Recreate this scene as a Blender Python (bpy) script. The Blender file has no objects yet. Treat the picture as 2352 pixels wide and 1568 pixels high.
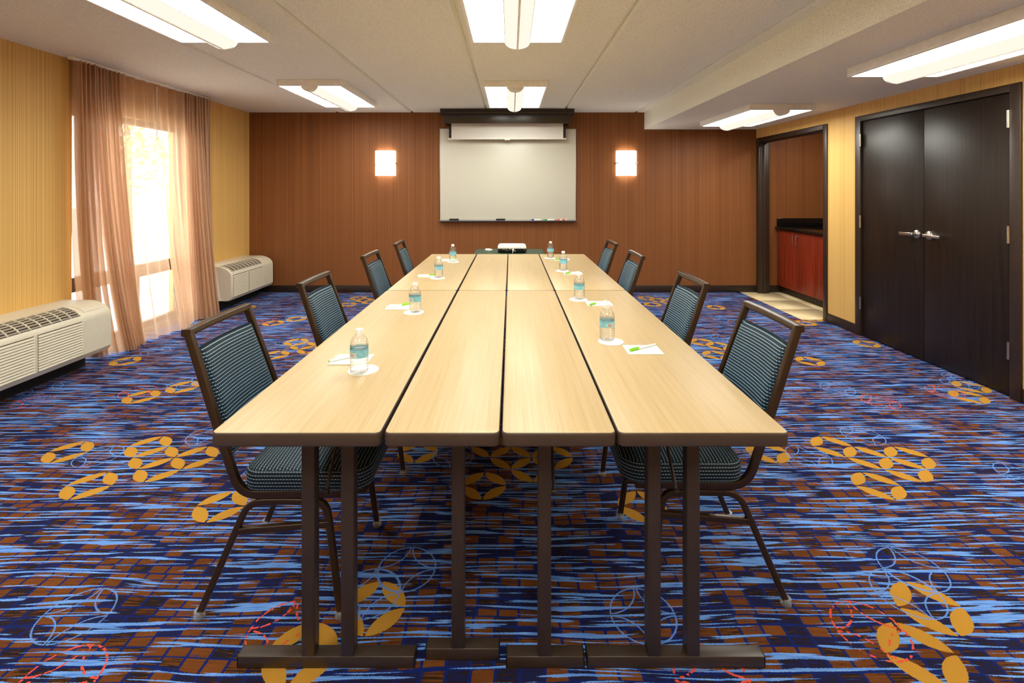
import bpy, bmesh, math, random
from mathutils import Vector, Matrix
random.seed(7)
PI = math.pi
scene = bpy.context.scene
COL = scene.collection

# ------------------------------------------------------------------ camera, sky, exposure
CAM_H = 1.38
cam_d = bpy.data.cameras.new('camera'); cam = bpy.data.objects.new('camera', cam_d); COL.objects.link(cam)
cam.location = (0, 0, CAM_H); cam.rotation_euler = (PI/2, 0, 0)
cam_d.sensor_width = 36; cam_d.sensor_fit = 'HORIZONTAL'; cam_d.lens = 17.0
cam_d.shift_x = 3/2352; cam_d.shift_y = -347/2352; cam_d.clip_start = 0.02
scene.camera = cam

world = bpy.data.worlds.new('sky'); scene.world = world; world.use_nodes = True
bg = world.node_tree.nodes['Background']
bg.inputs[0].default_value = (0.86, 0.93, 1.0, 1); bg.inputs[1].default_value = 5.0

LAMP = 10.5           # luminance of the ceiling lamps' diffusers
SCONCE = 5.0
scene.view_settings.view_transform = 'Standard'
scene.view_settings.look = 'None'
scene.view_settings.exposure = 1.15
scene.view_settings.gamma = 1.0
scene.view_settings.use_curve_mapping = False
scene.cycles.transparent_max_bounces = 48
scene.cycles.max_bounces = 12
scene.cycles.diffuse_bounces = 5

# ------------------------------------------------------------------ measures (metres)
XL, XR = -3.54, 3.326          # side walls
YB, YN = 6.55, -1.5            # far wall, wall behind the camera
ZC, ZS = 2.435, 2.205          # ceiling, soffit
XS = 1.81                      # soffit edge
TH = 0.737                     # table height

# ------------------------------------------------------------------ material helpers
def lin(c):
    return tuple(((v/255)/12.92 if v/255 <= 0.04045 else ((v/255+0.055)/1.055)**2.4) for v in c)
def col4(c): return (*lin(c), 1)

class NT:
    """tiny node-tree writer"""
    def __init__(s, name):
        s.mat = bpy.data.materials.new(name); s.mat.use_nodes = True
        s.t = s.mat.node_tree; s.b = s.t.nodes['Principled BSDF']; s.out = s.t.nodes['Material Output']
    def n(s, kind, **kw):
        nd = s.t.nodes.new(kind)
        for k, v in kw.items(): setattr(nd, k, v)
        return nd
    def set(s, sock, v):
        if isinstance(v, bpy.types.NodeSocket): s.t.links.new(v, sock)
        else: sock.default_value = v
    def m(s, op, a, b=0.0, c=0.0, clamp=False):
        nd = s.n('ShaderNodeMath', operation=op, use_clamp=clamp)
        s.set(nd.inputs[0], a); s.set(nd.inputs[1], b); s.set(nd.inputs[2], c)
        return nd.outputs[0]
    def comb(s, x, y, z=0.0):
        nd = s.n('ShaderNodeCombineXYZ')
        for i, v in enumerate((x, y, z)): s.set(nd.inputs[i], v)
        return nd.outputs[0]
    def pos(s):
        g = s.n('ShaderNodeNewGeometry'); sp = s.n('ShaderNodeSeparateXYZ'); s.t.links.new(g.outputs['Position'], sp.inputs[0])
        return sp.outputs
    def objc(s):
        g = s.n('ShaderNodeTexCoord'); sp = s.n('ShaderNodeSeparateXYZ'); s.t.links.new(g.outputs['Object'], sp.inputs[0])
        return sp.outputs
    def uv(s):
        g = s.n('ShaderNodeTexCoord'); sp = s.n('ShaderNodeSeparateXYZ'); s.t.links.new(g.outputs['UV'], sp.inputs[0])
        return sp.outputs
    def noise(s, vec, scale=1.0, detail=2.0, rough=0.5):
        nd = s.n('ShaderNodeTexNoise'); s.set(nd.inputs['Vector'], vec)
        nd.inputs['Scale'].default_value = scale; nd.inputs['Detail'].default_value = detail; nd.inputs['Roughness'].default_value = rough
        return nd.outputs[0]
    def ramp(s, fac, stops, interp='LINEAR'):
        nd = s.n('ShaderNodeValToRGB'); s.set(nd.inputs[0], fac); e = nd.color_ramp.elements; nd.color_ramp.interpolation = interp
        while len(e) < len(stops): e.new(0.5)
        for i, (p, c) in enumerate(stops): e[i].position = p; e[i].color = c if len(c) == 4 else (*c, 1)
        return nd.outputs[0]
    def mix(s, fac, a, b, mode='MIX'):
        nd = s.n('ShaderNodeMix', data_type='RGBA', blend_type=mode)
        s.set(nd.inputs[0], fac); s.set(nd.inputs[6], a); s.set(nd.inputs[7], b)
        return nd.outputs[2]
    def step(s, v, lo, hi):
        nd = s.n('ShaderNodeMapRange', clamp=True); s.set(nd.inputs[0], v)
        nd.inputs[1].default_value = lo; nd.inputs[2].default_value = hi
        return nd.outputs[0]
    def bump(s, h, strength=0.3, dist=0.002):
        nd = s.n('ShaderNodeBump'); nd.inputs['Strength'].default_value = strength; nd.inputs['Distance'].default_value = dist
        s.set(nd.inputs['Height'], h); s.t.links.new(nd.outputs[0], s.b.inputs['Normal'])
    def surf(s, color=None, rough=None, metal=None, spec=None, **kw):
        if color is not None: s.set(s.b.inputs['Base Color'], color)
        if rough is not None: s.set(s.b.inputs['Roughness'], rough)
        if metal is not None: s.b.inputs['Metallic'].default_value = metal
        if spec is not None: s.b.inputs['Specular IOR Level'].default_value = spec
        for k, v in kw.items(): s.set(s.b.inputs[k.replace('_', ' ')], v)
        return s.mat

M = {}
def plain(name, rgb, rough=0.5, metal=0.0, vary=0.06, scale=30, spec=0.5):
    t = NT(name); g = t.n('ShaderNodeTexCoord')
    nz = t.noise(g.outputs['Object'], scale, 3)
    c = lin(rgb); lo = tuple(v*(1-vary) for v in c); hi = tuple(min(1, v*(1+vary)) for v in c)
    M[name] = t.surf(t.ramp(nz, [(0.3, lo), (0.7, hi)]), rough, metal, spec)
    return M[name]

plain('white_plastic', (238, 234, 226), 0.4)
plain('white_paint', (244, 243, 238), 0.5)
plain('cream_plastic', (212, 204, 182), 0.42, vary=0.03)
plain('grille_dark', (62, 50, 36), 0.8)
plain('grille_grey', (176, 168, 152), 0.5)
plain('black_plastic', (18, 17, 17), 0.4)
plain('black_rubber', (24, 22, 20), 0.7)
plain('bumper', (72, 57, 45), 0.42, vary=0.10, scale=14)
plain('brown_metal', (57, 45, 36), 0.38, vary=0.08, scale=18)
plain('chair_metal', (64, 46, 31), 0.3, 0.35, vary=0.08, scale=20)
plain('nickel', (196, 190, 178), 0.28, 1.0, vary=0.03)
plain('aluminium', (170, 170, 170), 0.35, 1.0, vary=0.03)
plain('base_dark', (44, 30, 20), 0.45)
plain('espresso_trim', (50, 35, 25), 0.4)
plain('valance_brown', (46, 37, 26), 0.32)
plain('granite', (16, 15, 15), 0.12, vary=0.5, scale=300)
plain('paper', (250, 248, 238), 0.8, vary=0.01)
plain('pen_white', (236, 238, 238), 0.3, vary=0.01)
plain('pen_green', (128, 205, 20), 0.35, vary=0.03)
plain('cap_white', (246, 246, 244), 0.45, vary=0.01)
plain('green_top', (34, 58, 40), 0.5, vary=0.1, scale=60)
plain('screen_white', (226, 222, 214), 0.8, vary=0.01)
plain('marker_blue', (30, 50, 170), 0.4); plain('marker_green', (40, 160, 60), 0.4); plain('marker_red', (220, 90, 70), 0.4)
plain('red_paint', (150, 20, 14), 0.4)
plain('bronze_frame', (96, 74, 62), 0.45)
plain('concrete', (200, 196, 186), 0.9, vary=0.15, scale=3)
plain('bark', (92, 72, 56), 0.9, vary=0.3)
plain('leaf', (150, 176, 104), 0.6, vary=0.35, scale=5)
plain('port_metal', (190, 180, 150), 0.35, 0.6)
plain('whiteboard', (207, 204, 188), 0.35, vary=0.004)

def wallpaper(name, dark, mid, light):
    t = NT(name); x, y, z = t.pos()
    u = t.m('ADD', x, y)
    n1 = t.noise(t.comb(t.m('MULTIPLY', u, 150), 0.0, t.m('MULTIPLY', z, 0.12)), 1, 3, 0.75)
    n2 = t.noise(t.comb(t.m('MULTIPLY', u, 9), 4.0, t.m('MULTIPLY', z, 0.1)), 1, 2)
    f = t.m('ADD', t.m('MULTIPLY', n1, 0.88), t.m('MULTIPLY', n2, 0.12))
    c = t.ramp(f, [(0.33, lin(dark)), (0.5, lin(mid)), (0.68, lin(light))])
    t.bump(n1, 0.15, 0.001)
    M[name] = t.surf(c, 0.55, spec=0.3)
wallpaper('wallpaper_gold', (190, 142, 70), (220, 176, 102), (232, 194, 122))
wallpaper('wallpaper_brown', (90, 50, 22), (128, 77, 38), (152, 99, 54))

def make_ceiling_mat():
    t = NT('ceiling_texture'); g = t.n('ShaderNodeNewGeometry'); p = g.outputs['Position']
    n1 = t.noise(p, 160, 3, 0.6); n2 = t.noise(p, 1.2, 2)
    c = t.mix(t.m('MULTIPLY', n2, 0.3), t.ramp(n1, [(0.32, lin((214, 214, 202))), (0.5, lin((243, 244, 233))), (0.7, lin((250, 251, 243)))]), col4((240, 240, 226)))
    t.bump(n1, 0.6, 0.004)
    M['ceiling'] = t.surf(c, 0.9, spec=0.1)
make_ceiling_mat()

def make_laminate():
    t = NT('laminate'); g = t.n('ShaderNodeTexCoord'); sp = t.n('ShaderNodeSeparateXYZ'); t.t.links.new(g.outputs['Object'], sp.inputs[0])
    oi = t.n('ShaderNodeObjectInfo')
    x, y, z = sp.outputs
    rx = t.m('ADD', x, t.m('MULTIPLY', oi.outputs['Random'], 7.0))
    n1 = t.noise(t.comb(t.m('MULTIPLY', rx, 420), t.m('MULTIPLY', y, 3.0), 0.0), 1, 3, 0.65)
    n2 = t.noise(t.comb(t.m('MULTIPLY', rx, 60), t.m('MULTIPLY', y, 1.2), 3.0), 1, 2, 0.6)
    f = t.m('ADD', t.m('MULTIPLY', n1, 0.6), t.m('MULTIPLY', n2, 0.4))
    c = t.ramp(f, [(0.28, lin((166, 138, 94))), (0.42, lin((184, 158, 113))), (0.56, lin((192, 167, 123))), (0.72, lin((199, 176, 134)))])
    M['laminate'] = t.surf(c, t.m('ADD', t.m('MULTIPLY', n1, 0.08), 0.36), spec=0.42)
make_laminate()

def make_wood(name, dark, light, rough=0.35, sx=60, sy=60, sz=1.6):
    t = NT(name); x, y, z = t.objc()
    n = t.noise(t.comb(t.m('MULTIPLY', x, sx), t.m('MULTIPLY', y, sy), t.m('MULTIPLY', z, sz)), 1, 4, 0.6)
    M[name] = t.surf(t.ramp(n, [(0.32, lin(dark)), (0.68, lin(light))]), rough, spec=0.32)
make_wood('espresso', (28, 19, 13), (44, 32, 24), 0.36)
make_wood('cherry', (96, 28, 14), (150, 54, 30), 0.35)

def make_tile():
    t = NT('floor_tile'); g = t.n('ShaderNodeNewGeometry'); n = t.noise(g.outputs['Position'], 5, 4, 0.6)
    M['tile'] = t.surf(t.ramp(n, [(0.3, lin((214, 190, 140))), (0.7, lin((238, 222, 182)))]), 0.28)
make_tile(); plain('grout', (176, 158, 120), 0.9)

def make_fabric():
    t = NT('striped_fabric'); u, v, _ = t.uv()
    tc = t.n('ShaderNodeTexCoord')
    row = t.m('FRACT', t.m('MULTIPLY', v, 1/0.0112))
    ri = t.m('FLOOR', t.m('MULTIPLY', v, 1/0.0112))
    onr = t.m('LESS_THAN', t.m('ABSOLUTE', t.m('SUBTRACT', row, 0.5)), 0.115)
    uu = t.m('ADD', t.m('MULTIPLY', u, 1/0.0098), t.m('MULTIPLY', ri, 0.37))
    ond = t.m('LESS_THAN', t.m('FRACT', uu), 0.72)
    fac = t.m('MULTIPLY', onr, ond)
    n = t.noise(tc.outputs['Object'], 500, 2)
    base = t.ramp(n, [(0.3, lin((5, 16, 30))), (0.7, lin((14, 38, 62)))])
    c = t.mix(fac, base, col4((156, 196, 208)))
    t.bump(t.m('ADD', t.m('MULTIPLY', n, 0.4), fac), 0.25, 0.001)
    t.surf(c, 0.62, spec=0.35)
    t.b.inputs['Sheen Weight'].default_value = 0.18; t.b.inputs['Sheen Roughness'].default_value = 0.35
    t.b.inputs['Sheen Tint'].default_value = (0.45, 0.7, 0.95, 1)
    M['fabric'] = t.mat
make_fabric()

# carpet: printed streaks, brown blocks, gold rings of four petals, blue and coral outlines
def make_carpet():
    t = NT('carpet'); x, y, z = t.pos()
    jit = t.noise(t.comb(t.m('MULTIPLY', x, 260), t.m('MULTIPLY', y, 260), 0.0), 1, 1)
    jit2 = t.noise(t.comb(t.m('MULTIPLY', x, 260), t.m('MULTIPLY', y, 260), 9.0), 1, 1)
    jx = t.m('ADD', x, t.m('MULTIPLY', t.m('SUBTRACT', jit, 0.5), 0.008))
    jy = t.m('ADD', y, t.m('MULTIPLY', t.m('SUBTRACT', jit2, 0.5), 0.0045))
    # long cross streaks
    wave = t.noise(t.comb(t.m('MULTIPLY', x, 1.7), t.m('MULTIPLY', y, 6), 2.0), 1, 1)
    ys = t.m('ADD', jy, t.m('MULTIPLY', wave, 0.05))
    s1 = t.noise(t.comb(t.m('MULTIPLY', x, 2.8), t.m('MULTIPLY', ys, 80), 0.0), 1, 1, 0.5)
    s1b = t.noise(t.comb(t.m('MULTIPLY', jx, 11), t.m('MULTIPLY', ys, 170), 20.0), 1, 1)
    patch = t.noise(t.comb(t.m('MULTIPLY', x, 1.6), t.m('MULTIPLY', y, 2.2), 7.0), 1, 2)
    sv = t.m('ADD', t.m('ADD', s1, t.m('MULTIPLY', s1b, 0.16)), t.m('MULTIPLY', patch, 0.09))
    blue = t.step(sv, 0.688, 0.705)
    # blocks
    yr = t.m('ADD', ys, t.m('MULTIPLY', t.noise(t.comb(0.0, t.m('MULTIPLY', y, 9), 3.0), 1, 2), 0.06))
    ri = t.m('FLOOR', t.m('MULTIPLY', yr, 1/0.036))
    wn0 = t.n('ShaderNodeTexWhiteNoise', noise_dimensions='1D'); t.set(wn0.inputs['W'], t.m('FLOOR', t.m('MULTIPLY', ri, 0.2)))
    cx_ = t.m('ADD', t.m('MULTIPLY', t.m('ADD', jx, t.m('MULTIPLY', wave, 0.02)), 1/0.070), wn0.outputs['Value'])
    ci = t.m('FLOOR', cx_)
    wn = t.n('ShaderNodeTexWhiteNoise', noise_dimensions='3D'); t.set(wn.inputs['Vector'], t.comb(ci, ri, 0.5)); rnd = wn.outputs['Value']
    seam = t.m('MAXIMUM', t.m('LESS_THAN', t.m('FRACT', cx_), 0.13), t.m('LESS_THAN', t.m('FRACT', t.m('MULTIPLY', yr, 1/0.036)), 0.16))
    fine = t.noise(t.comb(t.m('MULTIPLY', jx, 12), t.m('MULTIPLY', ys, 210), 5.0), 1, 1)
    bf = t.m('ADD', t.m('MULTIPLY', rnd, 0.62), t.m('MULTIPLY', fine, 0.75))
    navy = col4((18, 35, 102)); dark = col4((34, 26, 24)); brown = col4((132, 66, 26))
    block = t.ramp(bf, [(0.0, lin((22, 34, 88))), (0.53, lin((32, 30, 60))), (0.56, lin((38, 27, 20))), (0.64, lin((46, 32, 22))), (0.68, lin((96, 54, 24))), (1.0, lin((118, 68, 30)))])
    c = t.mix(seam, block, navy)
    mid = t.step(t.m('ADD', s1b, t.m('MULTIPLY', s1, 0.4)), 0.86, 0.89)
    c = t.mix(t.m('MULTIPLY', mid, 0.85), c, col4((22, 46, 128)))
    c = t.mix(blue, c, t.ramp(s1b, [(0.3, lin((78, 130, 214))), (0.7, lin((122, 170, 236)))]))
    # printed motifs on a repeating tile
    PX, PY, R = 1.845, 1.795, 0.108
    wx = t.n('ShaderNodeMath', operation='WRAP'); t.set(wx.inputs[0], jx); wx.inputs[1].default_value = PX/2; wx.inputs[2].default_value = -PX/2
    wy = t.n('ShaderNodeMath', operation='WRAP'); t.set(wy.inputs[0], jy); wy.inputs[1].default_value = 1.15+PY; wy.inputs[2].default_value = 1.15
    wx, wy = wx.outputs[0], wy.outputs[0]
    def ring(cx, cy):
        ax = t.m('ABSOLUTE', t.m('SUBTRACT', wx, cx)); ay = t.m('ABSOLUTE', t.m('SUBTRACT', wy, cy))
        d1 = t.m('SQRT', t.m('ADD', t.m('MULTIPLY', ax, ax), t.m('MULTIPLY', ay, ay)))
        bx = t.m('SUBTRACT', ax, R); by = t.m('SUBTRACT', ay, R)
        d2 = t.m('SQRT', t.m('ADD', t.m('MULTIPLY', bx, bx), t.m('MULTIPLY', by, by)))
        return t.m('MAXIMUM', d1, d2)
    g = None
    K = R*0.995
    for cx, cy in ((0, 2.5), (-K, 2.5+K), (K, 2.5-K), (2*K, 2.5), (-.127, 2.262), (-.49, 2.552), (.575, 2.115), (-.455, 1.602), (-.625, 1.440)):
        r = ring(cx, cy); g = r if g is None else t.m('MINIMUM', g, r)
    gold = t.m('LESS_THAN', g, R-0.0035)
    c = t.mix(gold, c, col4((190, 140, 52)))
    bl = None
    for cx, cy in ((-.485, 1.66), (-.38, 1.765), (.43, 1.573), (.137, 2.724), (-.298, 2.513), (.645, 2.35)):
        r = t.m('ABSOLUTE', t.m('SUBTRACT', ring(cx, cy), R-0.004)); bl = r if bl is None else t.m('MINIMUM', bl, r)
    c = t.mix(t.m('MULTIPLY', t.m('LESS_THAN', bl, 0.0024), 0.85), c, col4((104, 150, 222)))
    co = None
    for cx, cy in ((-.715, 1.52), (.57, 1.365)):
        r = t.m('ABSOLUTE', t.m('SUBTRACT', ring(cx, cy), R-0.004)); co = r if co is None else t.m('MINIMUM', co, r)
    dash = t.m('GREATER_THAN', t.noise(t.comb(t.m('MULTIPLY', x, 60), t.m('MULTIPLY', y, 60), 1.0), 1, 0), 0.47)
    c = t.mix(t.m('MULTIPLY', t.m('LESS_THAN', co, 0.0032), dash), c, col4((226, 86, 66)))
    pile = t.noise(t.comb(t.m('MULTIPLY', x, 420), t.m('MULTIPLY', y, 420), 0.0), 1, 2)
    c = t.mix(t.m('MULTIPLY', t.m('SUBTRACT', 0.62, pile, 0), 0.55, clamp=True), c, (0.0, 0.0, 0.0, 1))
    t.bump(pile, 0.5, 0.004)
    t.surf(c, 0.95, spec=0.1)
    M['carpet'] = t.mat
make_carpet()

def emit(name, rgb, strength):
    t = NT(name); e = t.n('ShaderNodeEmission'); e.inputs[0].default_value = (*rgb, 1); e.inputs[1].default_value = strength
    t.t.links.new(e.outputs[0], t.out.inputs[0]); M[name] = t.mat
emit('lamp_panel', (1.0, 0.995, 0.905), LAMP)
emit('lamp_basket', (1.0, 0.93, 0.78), 0.47)
emit('lamp_spine', (1.0, 0.97, 0.9), 1.2)
emit('sconce_glass', (1.0, 0.93, 0.82), SCONCE)

def thin_glass(name, tint=(1, 1, 1), gloss=1.0, ior=1.5):
    t = NT(name); tr = t.n('ShaderNodeBsdfTransparent'); tr.inputs[0].default_value = (*tint, 1)
    gl = t.n('ShaderNodeBsdfGlossy'); gl.inputs['Roughness'].default_value = 0.03
    fr = t.n('ShaderNodeLayerWeight'); fr.inputs[0].default_value = 0.5
    f5 = t.m('POWER', fr.outputs['Facing'], 4.0)
    mx = t.n('ShaderNodeMixShader'); t.set(mx.inputs[0], t.m('MULTIPLY', t.m('ADD', t.m('MULTIPLY', f5, 0.6), 0.04), gloss, clamp=True))
    t.t.links.new(tr.outputs[0], mx.inputs[1]); t.t.links.new(gl.outputs[0], mx.inputs[2]); t.t.links.new(mx.outputs[0], t.out.inputs[0])
    M[name] = t.mat
thin_glass('window_glass', (0.97, 0.98, 0.98))
thin_glass('bottle_plastic', (0.97, 0.98, 0.985), 2.2)
def make_glide():
    t = NT('glide_plastic'); tr = t.n('ShaderNodeBsdfTransparent'); mx = t.n('ShaderNodeMixShader'); mx.inputs[0].default_value = 0.26
    t.surf((0.75, 0.8, 0.8, 1), 0.12); t.t.links.new(tr.outputs[0], mx.inputs[1]); t.t.links.new(t.b.outputs[0], mx.inputs[2]); t.t.links.new(mx.outputs[0], t.out.inputs[0])
    M['glide_plastic'] = t.mat
make_glide()
def make_water():
    t = NT('water'); g = t.n('ShaderNodeBsdfGlass'); g.inputs['IOR'].default_value = 1.2; g.inputs['Roughness'].default_value = 0.0
    tr = t.n('ShaderNodeBsdfTransparent'); mx = t.n('ShaderNodeMixShader'); mx.inputs[0].default_value = 0.5
    t.t.links.new(g.outputs[0], mx.inputs[1]); t.t.links.new(tr.outputs[0], mx.inputs[2]); t.t.links.new(mx.outputs[0], t.out.inputs[0])
    M['water'] = t.mat
make_water()

def make_label():
    t = NT('bottle_label'); u, v, _ = t.uv()
    n = t.noise(t.comb(t.m('MULTIPLY', u, 14), t.m('MULTIPLY', v, 3), 0.0), 1, 2)
    c = t.ramp(n, [(0.35, lin((112, 188, 212))), (0.65, lin((150, 212, 228)))])
    M['label'] = t.surf(c, 0.35)
    t = NT('barcode_print'); u, v, _ = t.uv()
    n = t.m('GREATER_THAN', t.noise(t.comb(t.m('MULTIPLY', u, 26), 0.0, 0.0), 1, 0), 0.5)
    inu = t.m('LESS_THAN', t.m('ABSOLUTE', t.m('SUBTRACT', u, 0.5)), 0.42); inv = t.m('LESS_THAN', t.m('ABSOLUTE', t.m('SUBTRACT', v, 0.5)), 0.38)
    f = t.m('MULTIPLY', n, t.m('MULTIPLY', inu, inv))
    M['barcode'] = t.surf(t.mix(f, col4((236, 234, 230)), col4((60, 50, 50))), 0.4)
make_label()

def make_curtain():
    t = NT('sheer_curtain'); x, y, z = t.pos()
    weave = t.noise(t.comb(t.m('MULTIPLY', y, 300), t.m('MULTIPLY', x, 300), t.m('MULTIPLY', z, 40)), 1, 2)
    c = t.ramp(weave, [(0.3, lin((208, 170, 134))), (0.7, lin((216, 180, 146)))])
    df = t.n('ShaderNodeBsdfDiffuse'); t.set(df.inputs[0], c)
    tl = t.n('ShaderNodeBsdfTranslucent'); t.set(tl.inputs[0], c)
    gl = t.n('ShaderNodeBsdfGlossy'); gl.inputs['Roughness'].default_value = 0.45; gl.inputs[0].default_value = (0.9, 0.75, 0.6, 1)
    m1 = t.n('ShaderNodeMixShader'); m1.inputs[0].default_value = 0.45
    t.t.links.new(df.outputs[0], m1.inputs[1]); t.t.links.new(tl.outputs[0], m1.inputs[2])
    m2 = t.n('ShaderNodeMixShader'); m2.inputs[0].default_value = 0.12
    t.t.links.new(m1.outputs[0], m2.inputs[1]); t.t.links.new(gl.outputs[0], m2.inputs[2])
    tr = t.n('ShaderNodeBsdfTransparent'); tr.inputs[0].default_value = (1.0, 0.95, 0.9, 1)
    m3 = t.n('ShaderNodeMixShader'); m3.inputs[0].default_value = 0.31
    t.t.links.new(m2.outputs[0], m3.inputs[1]); t.t.links.new(tr.outputs[0], m3.inputs[2]); t.t.links.new(m3.outputs[0], t.out.inputs[0])
    M['sheer'] = t.mat
make_curtain()

# ------------------------------------------------------------------ geometry helpers
def link(o, parent=None):
    COL.objects.link(o)
    if parent is not None: o.parent = parent
    return o
def tag(o, label=None, cat=None, group=None, kind=None):
    if label: o['label'] = label
    if cat: o['category'] = cat
    if group: o['group'] = group
    if kind: o['kind'] = kind
    return o
def empty(name, loc=(0, 0, 0), rz=0.0):
    o = bpy.data.objects.new(name, None); o.empty_display_size = 0.1
    o.location = loc; o.rotation_euler = (0, 0, rz); COL.objects.link(o)
    return o
def mesh(name, verts, faces, mat, parent=None, smooth=False, uvs=None, auto=None):
    me = bpy.data.meshes.new(name); me.from_pydata([tuple(v) for v in verts], [], faces)
    if uvs is not None:
        ul = me.uv_layers.new(name='UVMap')
        for p, fu in zip(me.polygons, uvs):
            for li, c in zip(p.loop_indices, fu): ul.data[li].uv = c
    me.materials.append(M[mat]); me.update()
    bm = bmesh.new(); bm.from_mesh(me)
    if uvs is None: bmesh.ops.remove_doubles(bm, verts=bm.verts, dist=1e-6)
    bmesh.ops.recalc_face_normals(bm, faces=bm.faces); bm.to_mesh(me); bm.free()
    if smooth:
        for p in me.polygons: p.use_smooth = True
        if auto is not None: me.set_sharp_from_angle(angle=math.radians(auto))
    return link(bpy.data.objects.new(name, me), parent)

BOXF = [(0, 3, 2, 1), (4, 5, 6, 7), (0, 1, 5, 4), (1, 2, 6, 5), (2, 3, 7, 6), (3, 0, 4, 7)]
def boxv(x0, x1, y0, y1, z0, z1):
    return [(x0, y0, z0), (x1, y0, z0), (x1, y1, z0), (x0, y1, z0), (x0, y0, z1), (x1, y0, z1), (x1, y1, z1), (x0, y1, z1)]
def boxes(name, lst, mat, parent=None, bevel=0.0, seg=2):
    bm = bmesh.new()
    for b in lst:
        vs = [bm.verts.new(v) for v in boxv(*b)]
        for f in BOXF: bm.faces.new([vs[i] for i in f])
    if bevel: bmesh.ops.bevel(bm, geom=list(bm.edges), offset=bevel, segments=seg, affect='EDGES', profile=0.5)
    me = bpy.data.meshes.new(name); bm.to_mesh(me); bm.free(); me.materials.append(M[mat])
    if bevel:
        for p in me.polygons: p.use_smooth = True
        me.set_sharp_from_angle(angle=math.radians(50))
    return link(bpy.data.objects.new(name, me), parent)
def box(name, b, mat, parent=None, bevel=0.0, seg=2): return boxes(name, [b], mat, parent, bevel, seg)

def lathe(name, prof, n, mat, parent=None, loc=(0, 0, 0), uv=False, a0=0.0, a1=2*PI, auto=45):
    full = abs(a1-a0-2*PI) < 1e-6
    V, F, U = [], [], []; cols = n if full else n+1
    for r, z in prof:
        for i in range(cols):
            a = a0+(a1-a0)*i/n; V.append((loc[0]+r*math.cos(a), loc[1]+r*math.sin(a), loc[2]+z))
    for j in range(len(prof)-1):
        for i in range(n):
            k = (i+1) % cols
            F.append((j*cols+i, j*cols+k, (j+1)*cols+k, (j+1)*cols+i))
            U.append(((i/n, j/(len(prof)-1)), ((i+1)/n, j/(len(prof)-1)), ((i+1)/n, (j+1)/(len(prof)-1)), (i/n, (j+1)/(len(prof)-1))))
    if uv: return mesh(name, V, F, mat, parent, True, U, auto)
    F2 = []
    for f in F:
        g = []
        for i in f:
            if not any((Vector(V[i])-Vector(V[j])).length < 1e-7 for j in g): g.append(i)
        if len(g) >= 3: F2.append(tuple(g))
    return mesh(name, V, F2, mat, parent, True, None, auto)

def fillet(pts, rad, n=6):
    pts = [Vector(p) for p in pts]; out = [pts[0]]
    for i in range(1, len(pts)-1):
        a, b, c = pts[i-1], pts[i], pts[i+1]; d1 = (a-b); d2 = (c-b)
        r = rad[i] if isinstance(rad, (list, tuple)) else rad
        if r <= 0: out.append(b); continue
        ang = d1.angle(d2)
        if abs(ang-PI) < 0.02: out.append(b); continue
        L = min(r/math.tan(ang/2), d1.length*0.49, d2.length*0.49)
        p1 = b+d1.normalized()*L; p2 = b+d2.normalized()*L
        for k in range(n+1):
            t = k/n; out.append((1-t)**2*p1+2*t*(1-t)*b+t*t*p2)
    out.append(pts[-1]); return out
def sweep(name, pts, prof, ref, mat, parent=None, auto=40):
    """prof: list of (a,b) offsets; a along side vector (tangent x ref), b along ref-ish"""
    pts = [Vector(p) for p in pts]; ref = Vector(ref); V, F = [], []; n = len(prof)
    for i, p in enumerate(pts):
        t1 = (pts[i]-pts[i-1]).normalized() if i > 0 else None
        t2 = (pts[i+1]-pts[i]).normalized() if i < len(pts)-1 else None
        t = ((t1 or t2)+(t2 or t1)).normalized()
        s = t.cross(ref).normalized(); u = s.cross(t).normalized()
        k = 1.0
        if t1 is not None and t2 is not None: k = 1/max(0.5, math.cos(t1.angle(t2)/2))
        for a, b in prof: V.append(p+s*a*k+u*b)
    for i in range(len(pts)-1):
        for j in range(n):
            F.append((i*n+j, i*n+(j+1) % n, (i+1)*n+(j+1) % n, (i+1)*n+j))
    F.append(tuple(range(n))[::-1]); F.append(tuple((len(pts)-1)*n+j for j in range(n)))
    return mesh(name, V, F, mat, parent, True, None, auto)
def rect(w, h, r=0.0, n=3):
    if r <= 0: return [(-w/2, -h/2), (w/2, -h/2), (w/2, h/2), (-w/2, h/2)]
    out = []
    for cx, cy, a in ((w/2-r, h/2-r, 0), (-w/2+r, h/2-r, PI/2), (-w/2+r, -h/2+r, PI), (w/2-r, -h/2+r, 1.5*PI)):
        for k in range(n+1): out.append((cx+r*math.cos(a+PI/2*k/n), cy+r*math.sin(a+PI/2*k/n)))
    return out
def circ(r, n=10): return [(r*math.cos(2*PI*i/n), r*math.sin(2*PI*i/n)) for i in range(n)]
def rrect_ring(x0, x1, y0, y1, r, n=5):
    out = []
    for cx, cy, a in ((x1-r, y1-r, 0), (x0+r, y1-r, PI/2), (x0+r, y0+r, PI), (x1-r, y0+r, 1.5*PI)):
        for k in range(n+1): out.append((cx+r*math.cos(a+PI/2*k/n), cy+r*math.sin(a+PI/2*k/n)))
    return out
def loft_plan(name, levels, mat, parent=None, auto=40):
    """levels: list of (ring of xy, z); closed caps"""
    n = len(levels[0][0]); V, F = [], []
    for ring, z in levels: V += [(x, y, z) for x, y in ring]
    for i in range(len(levels)-1):
        for j in range(n): F.append((i*n+j, i*n+(j+1) % n, (i+1)*n+(j+1) % n, (i+1)*n+j))
    F.append(tuple(range(n))[::-1]); F.append(tuple((len(levels)-1)*n+j for j in range(n)))
    return mesh(name, V, F, mat, parent, True, None, auto)
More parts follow.
